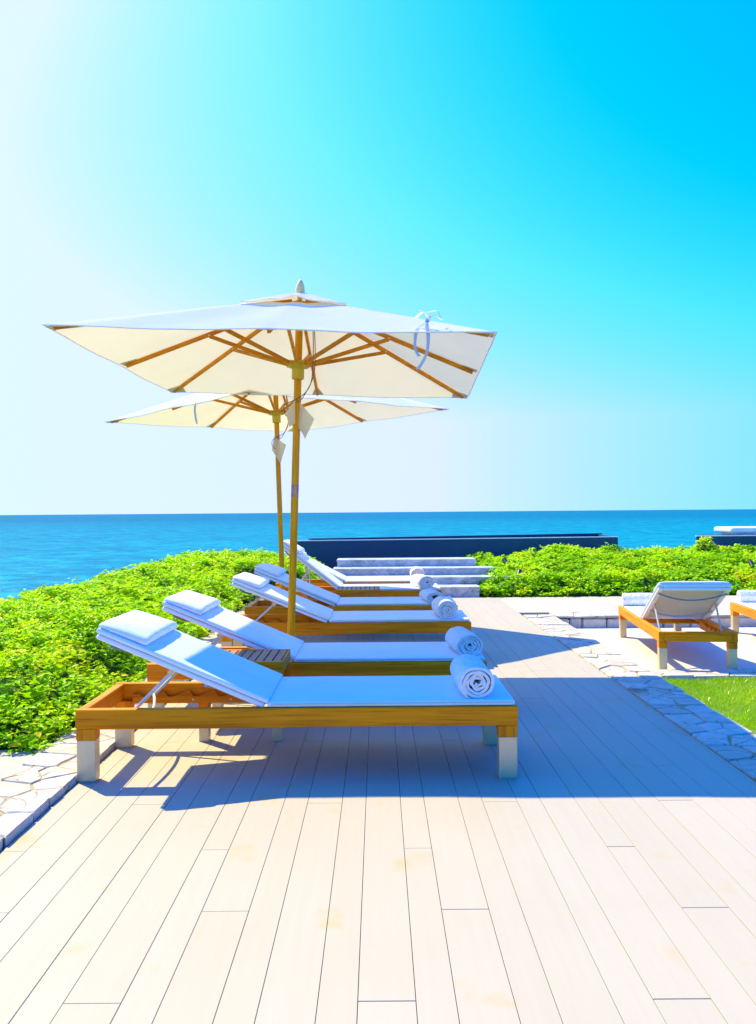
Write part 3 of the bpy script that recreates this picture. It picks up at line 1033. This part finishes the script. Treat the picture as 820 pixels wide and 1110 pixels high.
# ------------------------------------------------------------------ rolled towels
def towel(name, rad, length, turns, thick, seed, squash=.9, messy=0.0, mat=TOWEL):
    rnd = random.Random(seed)
    bm = bmesh.new()
    n = int(turns * 40)
    r_in = rad - turns * (thick + .0025)
    ph = rnd.uniform(-.3, .3)
    m = 13
    prof = []
    for i in range(n + 1):
        t = i / n
        th = t * turns * 2 * PI - PI * .55 + ph - turns * 2 * PI
        rc = r_in + t * (rad - r_in)
        nz = mnoise.noise(Vector((math.cos(th) * 1.3 + seed, math.sin(th) * 1.3, t * 3)))
        rc += nz * (.004 + messy * .014 * (1 - t)) + .0028 * mnoise.noise(Vector((th * 2.6, seed, 1)))
        prof.append((th, max(rc, .004)))
    rings = []
    for j in range(m):
        s = j / (m - 1)
        y = (s - .5) * length
        O = []; I = []
        for i, (th, rc) in enumerate(prof):
            t = i / n
            endj = .010 * mnoise.noise(Vector((t * turns * 1.7, seed, 3 if j < m / 2 else 9)))
            yy = y + (endj + .012 * (t - .5) * rnd.choice((1, 1))) * (abs(s - .5) * 2) ** 6 * (1 if s > .5 else -1)
            wob = 1 + .03 * mnoise.noise(Vector((s * 3, math.cos(th) * .8, seed + 5)))
            tt = thick * .5 * (1 + .25 * mnoise.noise(Vector((th * 1.1, s * 2.0, seed))))
            bulge = 1 - .05 * (abs(s - .5) * 2) ** 4
            for lst, rr in ((O, rc + tt), (I, max(rc - tt, .001))):
                px = rr * wob * bulge * math.cos(th); pz = rr * wob * bulge * math.sin(th)
                pz = pz * squash
                fl = -rad * squash * .80
                if pz < fl:
                    pz = fl + (pz - fl) * .18
                lst.append(bm.verts.new((px, yy, pz)))
        rings.append((O, I))
    for j in range(m - 1):
        (O0, I0), (O1, I1) = rings[j], rings[j + 1]
        for i in range(n):
            bm.faces.new((O0[i], O0[i + 1], O1[i + 1], O1[i]))
            bm.faces.new((I0[i], I1[i], I1[i + 1], I0[i + 1]))
        bm.faces.new((O0[0], O1[0], I1[0], I0[0])); bm.faces.new((O0[n], I0[n], I1[n], O1[n]))
    for (O, I) in (rings[0], rings[-1]):
        for i in range(n):
            bm.faces.new((O[i], I[i], I[i + 1], O[i + 1]))
    zmin = min(v.co.z for v in bm.verts)
    for v in bm.verts:
        v.co.z -= zmin
    bmesh.ops.recalc_face_normals(bm, faces=list(bm.faces))
    me = bpy.data.meshes.new(name); bm.to_mesh(me); bm.free(); smooth(me, 50)
    return link_mesh(name, me, mat)
GT = 'rolled white towels at the lounger feet'
PT = .3645
tw = [
    (.455, 4.03, .086, .38, 4.2, .95, .9, 2.0, 'plump white rolled towel on the foot of the nearest lounger, folds showing', 1),
    (.535, 5.21, .086, .38, 4.2, .84, .25, 6.0, 'tight white rolled towel on the second lounger from the front', 2),
    (.555, 7.03, .086, .38, 4.6, .96, .2, 4.0, 'white rolled towel on the third lounger, top half in sun', 3),
    (.525, 8.27, .092, .38, 3.2, .62, .5, 8.0, 'flattened, loosely rolled towel on the fourth lounger, in blue shade', 4),
    (.515, 9.87, .100, .38, 4.6, .76, .35, 14.0, 'cream sunlit rolled towel on the fifth lounger from the front', 5),
    (.510, 11.03, .095, .36, 4.5, .9, .2, 0.0, 'farthest rolled towel of the row, on the lounger by the marble steps', 6),
]
for (x, y, rad, ln, tu, sq, ms, rz, lab, sd) in tw:
    t = towel('rolled_towel', rad, ln, tu, .0155, sd, sq, ms)
    t.location = (x, y + ln / 2, PT); t.rotation_euler = (0, 0, R(rz))
    tag(t, lab, 'towel', GT)
for k, ((o, d, n, h0), lab) in enumerate(zip(RL, ('white rolled towel lying across the foot of the terrace lounger with the cream back', 'white rolled towel on the lounger cut off by the right edge'))):
    t = towel('rolled_towel', .075, .34, 4, .014, 20 + k, .95, .2)
    c = h0 + d * (L - .22) + n * (.18 if k == 0 else .20)
    t.location = (c.x, c.y, TZ + PT); t.rotation_euler = (0, 0, R(90 - 6))
    tag(t, lab, 'towel', GT)

# ------------------------------------------------------------------ parasols
S = 2.67          # side of the square canopy
A2 = S / 2
ZE, ZA = 2.31, 2.835   # edge and apex heights
def perim(u):
    """point on the unit square for u in 0..8 (ribs at integers; odd = corner)"""
    a = u * PI / 4
    c, s = math.cos(a), math.sin(a)
    k = 1 / max(abs(c), abs(s))
    return c * k, s * k
def canopy_mesh(name, half, r0, z_edge, z_apex, sag, mat, parent, wav=0.0, thick=.003, nper=10, nr=16, hem=.004):
    bm = bmesh.new()
    NU = 8 * nper
    rings = []
    for i in range(nr + 1):
        r = r0 + (1 - r0) * i / nr
        ring = []
        for j in range(NU):
            u = j / nper
            px, py = perim(u)
            f = math.sin((u % 1) * PI) ** 2
            z = z_apex + (z_edge - z_apex) * r - sag * f * 4 * r * (1.0 - .75 * r)
            z += .003 * mnoise.noise(Vector((px * r * 6, py * r * 6, half * 9)))
            k = 1 - hem * f * r ** 3
            if wav:
                z += .040 * math.cos(u * PI / 2) ** 2 * r ** 2
                z += wav * math.sin(u * PI * 3 + 1) * r ** 2 + wav * .6 * mnoise.noise(Vector((u * 1.7, 0, 5))) * r
            ring.append(bm.verts.new((px * half * r * k, py * half * r * k, z)))
        rings.append(ring)
    for a, b in zip(rings, rings[1:]):
        for j in range(NU):
            bm.faces.new((a[j], b[j], b[(j + 1) % NU], a[(j + 1) % NU]))
    if r0 < .05:
        bm.faces.new(rings[0])
    bmesh.ops.recalc_face_normals(bm, faces=list(bm.faces))
    if sum(f.normal.z for f in bm.faces) < 0:
        bmesh.ops.reverse_faces(bm, faces=list(bm.faces))
    rim = [v.co.copy() for v in rings[-1]]
    me = bpy.data.meshes.new(name); bm.to_mesh(me); bm.free(); smooth(me, 40)
    o = link_mesh(name, me, mat, parent)
    m = MB(); m.tube(rim, .004, 6, closed=True)
    m.build('hem', mat, o if not wav else parent, 60)
    return o

def make_parasol():
    root = empty('parasol')
    zr = 2.335
    # base
    m = MB(); m.box(-.24, .24, -.24, .24, 0, .055, .008); m.build('base_plate', SLAB, root)
    m = MB(); m.lathe([(.036, .056), (.036, .30), (.034, .305), (.034, .306)], 24); bs = m.build('base_sleeve', STEEL, root, 40)
    m = MB(); m.tube([(.035, 0, .22), (.075, 0, .22)], .008, 8); m.tube([(.075, -.02, .22), (.075, .02, .22)], .008, 8); m.build('clamp_screw', STEEL, bs, 40)
    m = MB(); m.lathe([(.0315, .307), (.0315, .36), (.028, .361), (.0275, 2.80)], 24); pole = m.build('pole', WPOLE, root, 40)
    m = MB(); m.lathe([(.0325, .308), (.0325, .345)], 24); m.build('ferrule', BRASS, pole, 40)
    for k in range(4):
        m = MB(); m.tube([(0, -.0285, 2.16 + k * .028), (0, -.0265, 2.16 + k * .028)], .004, 8)
        m.build('pin_hole', CORD, pole)
    # runner, upper hub, finial
    m = MB(); m.lathe([(.042, zr - .105), (.046, zr - .10), (.046, zr - .02), (.060, zr - .018), (.060, zr + .028), (.046, zr + .03), (.040, zr + .032)], 16)
    for k in range(8):
        a = k * PI / 4
        m.bar((.05 * math.cos(a), .05 * math.sin(a), zr + .005), (.085 * math.cos(a), .085 * math.sin(a), zr + .005), .032, .045, .003)
    m.build('runner_hub', BRASS, root, 30)
    zh = ZA - .055
    m = MB(); m.lathe([(.05, zh - .035), (.058, zh - .03), (.058, zh + .02), (.03, zh + .025)], 16); m.build('upper_hub', BRASS, root, 30)
    m = MB(); m.lathe([(.016, 2.80), (.022, 2.862), (.034, 2.868), (.036, 2.885), (.030, 2.925), (.018, 2.955), (.006, 2.97)], 18); m.build('finial', FINIAL, root, 60)
    # canopy with vent cap
    cp = canopy_mesh('canopy', A2, .16, ZE, ZA, .013, CANOPY, root)
    canopy_mesh('vent_cap', .37, .04, ZA - .125, ZA + .045, .004, CANOPY, cp, wav=.006, nper=10, nr=8)
    # ribs, struts, pockets
    for k in range(8):
        px, py = perim(k)
        ln = math.hypot(px, py)
        dx, dy = px / ln, py / ln
        def rp(r, off=.020):
            return Vector((px * A2 * r, py * A2 * r, ZA + (ZE - ZA) * r - off))
        rb_m = MB(); rb_m.bar(rp(.04), rp(.965, .022), .021, .030, .003)
        rb = rb_m.build('rib', WRIB, root)
        j = .50 if k % 2 == 0 else .46
        s_m = MB()
        p1 = rp(j, .034)
        side = Vector((-dy, dx, 0))
        s_m.bar(Vector((dx * .07, dy * .07, zr + .004)), p1, .020, .028, .003)
        sobj = s_m.build('strut', WRIB, root)
        m = MB(); m.tube([p1 - side * .016 + Vector((0, 0, .004)), p1 + side * .016 + Vector((0, 0, .004))], .008, 10); m.build('rivet', STEEL, sobj, 40)
        # fabric pocket at the rib's end
        e0 = rp(.985, .006); e1 = rp(.905, .006)
        w = .055 if k % 2 else .05
        bm = bmesh.new()
        for zoff in (0,):
            q = [e0 + side * w, e0 - side * w, e1 - side * w * .25, e1 + side * w * .25]
            if k % 2:
                # a corner pocket follows the two edges
                sx, sy = (1 if px > 0 else -1), (1 if py > 0 else -1)
                c = Vector((sx * A2 * .992, sy * A2 * .992, ZE - .006))
                q = [c, c - Vector((sx * .13, 0, -.008)), rp(.90, .010), c - Vector((0, sy * .13, -.008))]
            vs = [bm.verts.new(v) for v in q]
            bm.faces.new(vs)
        bmesh.ops.recalc_face_normals(bm, faces=list(bm.faces))
        bmesh.ops.solidify(bm, geom=list(bm.faces), thickness=.006)
        me = bpy.data.meshes.new('rib_pocket'); bm.to_mesh(me); bm.free()
        link_mesh('rib_pocket', me, POCKET, cp)
    # pull cords
    def curve(pts, r, n=6):
        P = [Vector(p) for p in pts]
        out = []
        for i in range(len(P) - 1):
            p0 = P[max(i - 1, 0)]; p1 = P[i]; p2 = P[i + 1]; p3 = P[min(i + 2, len(P) - 1)]
            for s in range(8):
                t = s / 8
                out.append(.5 * ((2 * p1) + (p2 - p0) * t + (2 * p0 - 5 * p1 + 4 * p2 - p3) * t * t + (3 * p1 - p0 - 3 * p2 + p3) * t ** 3))
        out.append(P[-1])
        m_ = MB(); m_.tube(out, r, n)
        return m_
    m1 = curve([(.10, -.03, 2.70), (.115, -.05, 2.45), (.11, -.06, 2.22), (.06, -.05, 2.12), (-.02, -.036, 2.07), (-.09, -.03, 2.03), (-.085, -.02, 1.97), (-.05, -.03, 1.94)], .0035)
    m2 = curve([(.11, -.02, 2.66), (.13, -.05, 2.42), (.12, -.055, 2.24), (.04, -.045, 2.08), (.0, -.034, 2.06)], .0035)
    a = m1.build('pull_cord', CORD, root, 60); b = m2.build('pull_cord', CORD, root, 60)
    return root

def flag_cloth(name, quad, mat, parent, n=8, amp=.015):
    """hanging piece of cloth between four corners, slightly folded"""
    q = [Vector(p) for p in quad]
    bm = bmesh.new()
    nrm = (q[1] - q[0]).cross(q[3] - q[0]).normalized()
    g = [[None] * (n + 1) for _ in range(n + 1)]
    for i in range(n + 1):
        for j in range(n + 1):
            u, v = i / n, j / n
            p = (q[0] * (1 - u) + q[1] * u) * (1 - v) + (q[3] * (1 - u) + q[2] * u) * v
            p += nrm * amp * math.sin(u * 5 + v * 2)
            g[i][j] = bm.verts.new(p)
    for i in range(n):
        for j in range(n):
            bm.faces.new((g[i][j], g[i + 1][j], g[i + 1][j + 1], g[i][j + 1]))
    bmesh.ops.solidify(bm, geom=list(bm.faces), thickness=.004)
    bmesh.ops.recalc_face_normals(bm, faces=list(bm.faces))
    me = bpy.data.meshes.new(name); bm.to_mesh(me); bm.free(); smooth(me, 50)
    return link_mesh(name, me, mat, parent)

def ribbon(name, pts, w, mat, parent, wdir=(0, 1, 0)):
    P = [Vector(p) for p in pts]
    out = []
    for i in range(len(P) - 1):
        p0 = P[max(i - 1, 0)]; p1 = P[i]; p2 = P[i + 1]; p3 = P[min(i + 2, len(P) - 1)]
        for s in range(8):
            t = s / 8
            out.append(.5 * ((2 * p1) + (p2 - p0) * t + (2 * p0 - 5 * p1 + 4 * p2 - p3) * t * t + (3 * p1 - p0 - 3 * p2 + p3) * t ** 3))
    out.append(P[-1])
    bm = bmesh.new()
    wd = Vector(wdir).normalized() * w / 2
    prev = None
    for k, p in enumerate(out):
        tw = Matrix.Rotation(.5 * math.sin(k * .25), 3, 'Z') @ wd
        cur = (bm.verts.new(p - tw), bm.verts.new(p + tw))
        if prev:
            bm.faces.new((prev[0], prev[1], cur[1], cur[0]))
        prev = cur
    bmesh.ops.solidify(bm, geom=list(bm.faces), thickness=.002)
    bmesh.ops.recalc_face_normals(bm, faces=list(bm.faces))
    me = bpy.data.meshes.new(name); bm.to_mesh(me); bm.free(); smooth(me, 60)
    return link_mesh(name, me, mat, parent)

GP = 'square cream parasols on wooden poles'
par = make_parasol()
par2 = copy_tree(par)
par.location = (-.66, 6.33, 0)
par.rotation_euler = (R(-.5), R(1.9), R(-2.4))
tag(par, 'front square cream parasol on a wooden pole, pale ribbon knotted at its right', 'parasol', GP)
par2.location = (-1.04, 9.40, 0)
par2.rotation_euler = (0, R(-1.6), R(45))
par2.rotation_mode = 'XYZ'
M2 = Matrix.Rotation(R(-1.6), 4, 'Y') @ Matrix.Rotation(R(44), 4, 'Z')
par2.rotation_euler = M2.to_euler()
tag(par2, 'rear square cream parasol turned cornerwise, half hidden by the front one', 'parasol', GP)
# pieces only one parasol shows
m = MB(); m.lathe([(.0285, 1.36), (.0285, 1.45)], 20); m.build('purple_band', PURPLE, par, 40)
flag_cloth('cloth_tag', [(-.075, -.045, 1.98), (-.01, -.048, 2.07), (-.005, -.048, 1.90), (-.05, -.047, 1.87)], TAGC, par, 6, .006)
flag_cloth('cloth_tag', [(.025, -.03, 2.06), (.125, .02, 1.94), (.065, .01, 1.79), (.02, -.035, 1.87)], TAGC, par, 6, .008)
rx, ry, rz_ = .92, -1.27, 2.42
ribbon('tie_ribbon', [(rx - .06, ry + .10, rz_ + .0), (rx - .01, ry + .06, rz_ + .03), (rx + .02, ry + .01, rz_ - .03), (rx - .045, ry - .05, rz_ - .10), (rx - .055, ry - .055, rz_ - .2), (rx - .03, ry - .05, rz_ - .255)], .022, RIBBON, par, (1, .3, 0))
ribbon('tie_ribbon', [(rx + .10, ry + .10, rz_ - .005), (rx + .05, ry + .05, rz_ + .01), (rx + .01, ry - .0, rz_ - .04), (rx + .02, ry - .05, rz_ - .14), (rx + .012, ry - .05, rz_ - .24), (rx - .035, ry - .05, rz_ - .33)], .022, RIBBON, par, (1, .3, 0))
ribbon('tie_ribbon', [(rx - .05, ry + .06, rz_ + .008), (rx - .04, ry + .04, rz_ + .035), (rx + .01, ry + .02, rz_ + .02), (rx + .07, ry + .04, rz_ + .035), (rx + .09, ry + .06, rz_ + .0)], .022, RIBBON, par, (.2, 1, 0))
# rear one: tag and tie in its own turned frame (x' along the diagonal)
def r2(p):
    v = Matrix.Rotation(R(-44), 3, 'Z') @ Vector(p)
    return tuple(v)
flag_cloth('cloth_tag', [r2((-.03, -.04, 2.08)), r2((.10, -.04, 1.98)), r2((.03, -.035, 1.78)), r2((-.06, -.035, 1.93))], TAGC, par2, 6, .006)
ribbon('tie_ribbon', [r2((-.52, -1.19, 2.44)), r2((-.60, -1.22, 2.38)), r2((-.64, -1.20, 2.26)), r2((-.63, -1.18, 2.12))], .02, RIBBON, par2, (1, .3, 0))

# ------------------------------------------------------------------ garden spotlights in the right bank
def spot(loc, rz, lab, first=None):
    if first is None:
        root = empty('garden_spotlight', loc, rz)
        m = MB(); m.tube([(0, 0, -.12), (0, 0, .09)], .008, 8); m.build('stake', BLACK, root, 40)
        m = MB(); m.lathe([(.018, -.06), (.032, -.05), (.036, .045), (.038, .06), (.030, .06), (.029, .050)], 16)
        h = m.build('lamp_head', BLACK, root, 40); h.location = (0, 0, .125); h.rotation_euler = (R(50), 0, 0)
        m = MB(); m.lathe([(.029, .046), (.029, .049)], 16); m.build('lens', STEEL, h, 40)
    else:
        root = copy_tree(first); root.location = loc; root.rotation_euler = (0, 0, rz)
    tag(root, lab, 'garden light', 'small black spotlights in the shrub bank')
    return root
s0 = spot((2.12, 12.95, .17), R(160), 'small black garden spotlight low in the shrubs beside the steps')
spot((2.03, 13.7, .31), R(200), 'upper small black garden spotlight in the shrubs beside the top step', s0)
spot((5.85, 13.45, .25), R(180), 'small black garden spotlight in the shrubs above the terrace loungers', s0)

# ------------------------------------------------------------------ light, sky, camera
sun_dir = Vector((-.58, .56, 1.0)).normalized()
el = math.asin(sun_dir.z)
sd = bpy.data.lights.new('sun', 'SUN')
sd.energy = 5.0; sd.angle = R(.5); sd.color = (1.0, .865, .42)
so = bpy.data.objects.new('sun', sd); COL.objects.link(so)
so.rotation_euler = (-sun_dir).to_track_quat('-Z', 'Y').to_euler()
so.location = (-10, 10, 20)

w = bpy.data.worlds.new('World'); SC.world = w
w.use_nodes = True
nt = w.node_tree
for n in list(nt.nodes):
    nt.nodes.remove(n)
out = nt.nodes.new('ShaderNodeOutputWorld')
bg = nt.nodes.new('ShaderNodeBackground')
sky = nt.nodes.new('ShaderNodeTexSky')
sky.sky_type = 'NISHITA'
sky.sun_disc = False
sky.sun_elevation = el
sky.sun_rotation = math.atan2(sun_dir.x, sun_dir.y)
sky.altitude = 0
sky.air_density = 1.0; sky.dust_density = 1.2; sky.ozone_density = 1.0
# the photograph is graded to cyan: grade the sky's channels, same for every ray
sp = nt.nodes.new('ShaderNodeSeparateColor')
cb = nt.nodes.new('ShaderNodeCombineColor')
nt.links.new(sky.outputs[0], sp.inputs[0])
# look the sky up a little above the horizon so that its thin dark ground band does not show
tcw = nt.nodes.new('ShaderNodeTexCoord')
sv = nt.nodes.new('ShaderNodeSeparateXYZ'); nt.links.new(tcw.outputs['Generated'], sv.inputs[0])
mz = N(nt, 'ShaderNodeMath', operation='MAXIMUM'); mz.inputs[1].default_value = .105
nt.links.new(sv.outputs[2], mz.inputs[0])
cv = nt.nodes.new('ShaderNodeCombineXYZ')
nt.links.new(sv.outputs[0], cv.inputs[0]); nt.links.new(sv.outputs[1], cv.inputs[1]); nt.links.new(mz.outputs[0], cv.inputs[2])
nt.links.new(cv.outputs[0], sky.inputs['Vector'])
# deeper blue towards the zenith
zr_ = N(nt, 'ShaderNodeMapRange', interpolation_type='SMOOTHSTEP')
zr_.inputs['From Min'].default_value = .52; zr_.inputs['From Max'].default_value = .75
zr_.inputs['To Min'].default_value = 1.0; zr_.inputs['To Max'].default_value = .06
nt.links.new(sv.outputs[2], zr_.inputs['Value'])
# paler on the sun's side of the horizon circle, bluer away from it
lh = N(nt, 'ShaderNodeCombineXYZ'); nt.links.new(sv.outputs[0], lh.inputs[0]); nt.links.new(sv.outputs[1], lh.inputs[1])
nh = N(nt, 'ShaderNodeVectorMath', operation='NORMALIZE'); nt.links.new(lh.outputs[0], nh.inputs[0])
dh = N(nt, 'ShaderNodeVectorMath', operation='DOT_PRODUCT'); nt.links.new(nh.outputs[0], dh.inputs[0])
dh.inputs[1].default_value = Vector((sun_dir.x, sun_dir.y, 0)).normalized()
def side(k0, k1):
    m_ = N(nt, 'ShaderNodeMath', operation='MULTIPLY_ADD'); m_.inputs[1].default_value = k1; m_.inputs[2].default_value = k0
    mx_ = N(nt, 'ShaderNodeMath', operation='MAXIMUM'); mx_.inputs[1].default_value = -.05
    nt.links.new(dh.outputs['Value'], mx_.inputs[0]); nt.links.new(mx_.outputs[0], m_.inputs[0])
    return m_.outputs[0]
side_r, side_g = side(.17, 1.25), side(.80, .24)
def chan(i, off, div, pw, mul, hi, lo=0.0):
    a = N(nt, 'ShaderNodeMath', operation='SUBTRACT'); a.inputs[1].default_value = off
    nt.links.new(sp.outputs[i], a.inputs[0])
    b = N(nt, 'ShaderNodeMath', operation='MAXIMUM'); b.inputs[1].default_value = lo
    nt.links.new(a.outputs[0], b.inputs[0])
    d = N(nt, 'ShaderNodeMath', operation='DIVIDE'); d.inputs[1].default_value = div
    nt.links.new(b.outputs[0], d.inputs[0])
    e = N(nt, 'ShaderNodeMath', operation='POWER'); e.inputs[1].default_value = pw
    nt.links.new(d.outputs[0], e.inputs[0])
    f = N(nt, 'ShaderNodeMath', operation='MULTIPLY'); f.inputs[1].default_value = mul
    nt.links.new(e.outputs[0], f.inputs[0])
    if i == 0:
        f2 = N(nt, 'ShaderNodeMath', operation='MULTIPLY')
        nt.links.new(f.outputs[0], f2.inputs[0]); nt.links.new(side_r, f2.inputs[1])
        f = f2
    h = N(nt, 'ShaderNodeMath', operation='MINIMUM'); h.inputs[1].default_value = hi
    nt.links.new(f.outputs[0], h.inputs[0])
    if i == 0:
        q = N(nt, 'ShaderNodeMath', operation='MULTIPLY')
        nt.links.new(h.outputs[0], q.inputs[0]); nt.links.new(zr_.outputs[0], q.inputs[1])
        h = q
    if i == 1:
        q = N(nt, 'ShaderNodeMath', operation='MULTIPLY')
        nt.links.new(h.outputs[0], q.inputs[0]); nt.links.new(side_g, q.inputs[1])
        h = q
    nt.links.new(h.outputs[0], cb.inputs[i])
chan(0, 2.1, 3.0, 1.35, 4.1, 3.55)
chan(1, 0.0, 1.0, 1.0, 1.10, 4.4)
chan(2, 0.0, 1.0, .5, 5.2, 10.8, .6)
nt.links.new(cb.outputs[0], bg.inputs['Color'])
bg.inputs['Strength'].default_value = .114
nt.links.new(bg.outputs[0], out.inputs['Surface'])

cam = bpy.data.cameras.new('camera')
cam.sensor_fit = 'VERTICAL'; cam.sensor_height = 36
cam.lens = 36 * 930 / 1110
cam.clip_start = .05; cam.clip_end = 90000
co = bpy.data.objects.new('camera', cam); COL.objects.link(co)
co.matrix_world = Matrix.Translation((0, 0, 1.243)) @ Matrix.Rotation(R(90), 4, 'X') @ Matrix.Rotation(R(-.45), 4, 'Z')
SC.camera = co
SC.view_settings.view_transform = 'Standard'
SC.view_settings.look = 'None'
SC.view_settings.exposure = .9
SC.view_settings.gamma = 1
SC.cycles.max_bounces = 8
SC.cycles.use_denoising = True
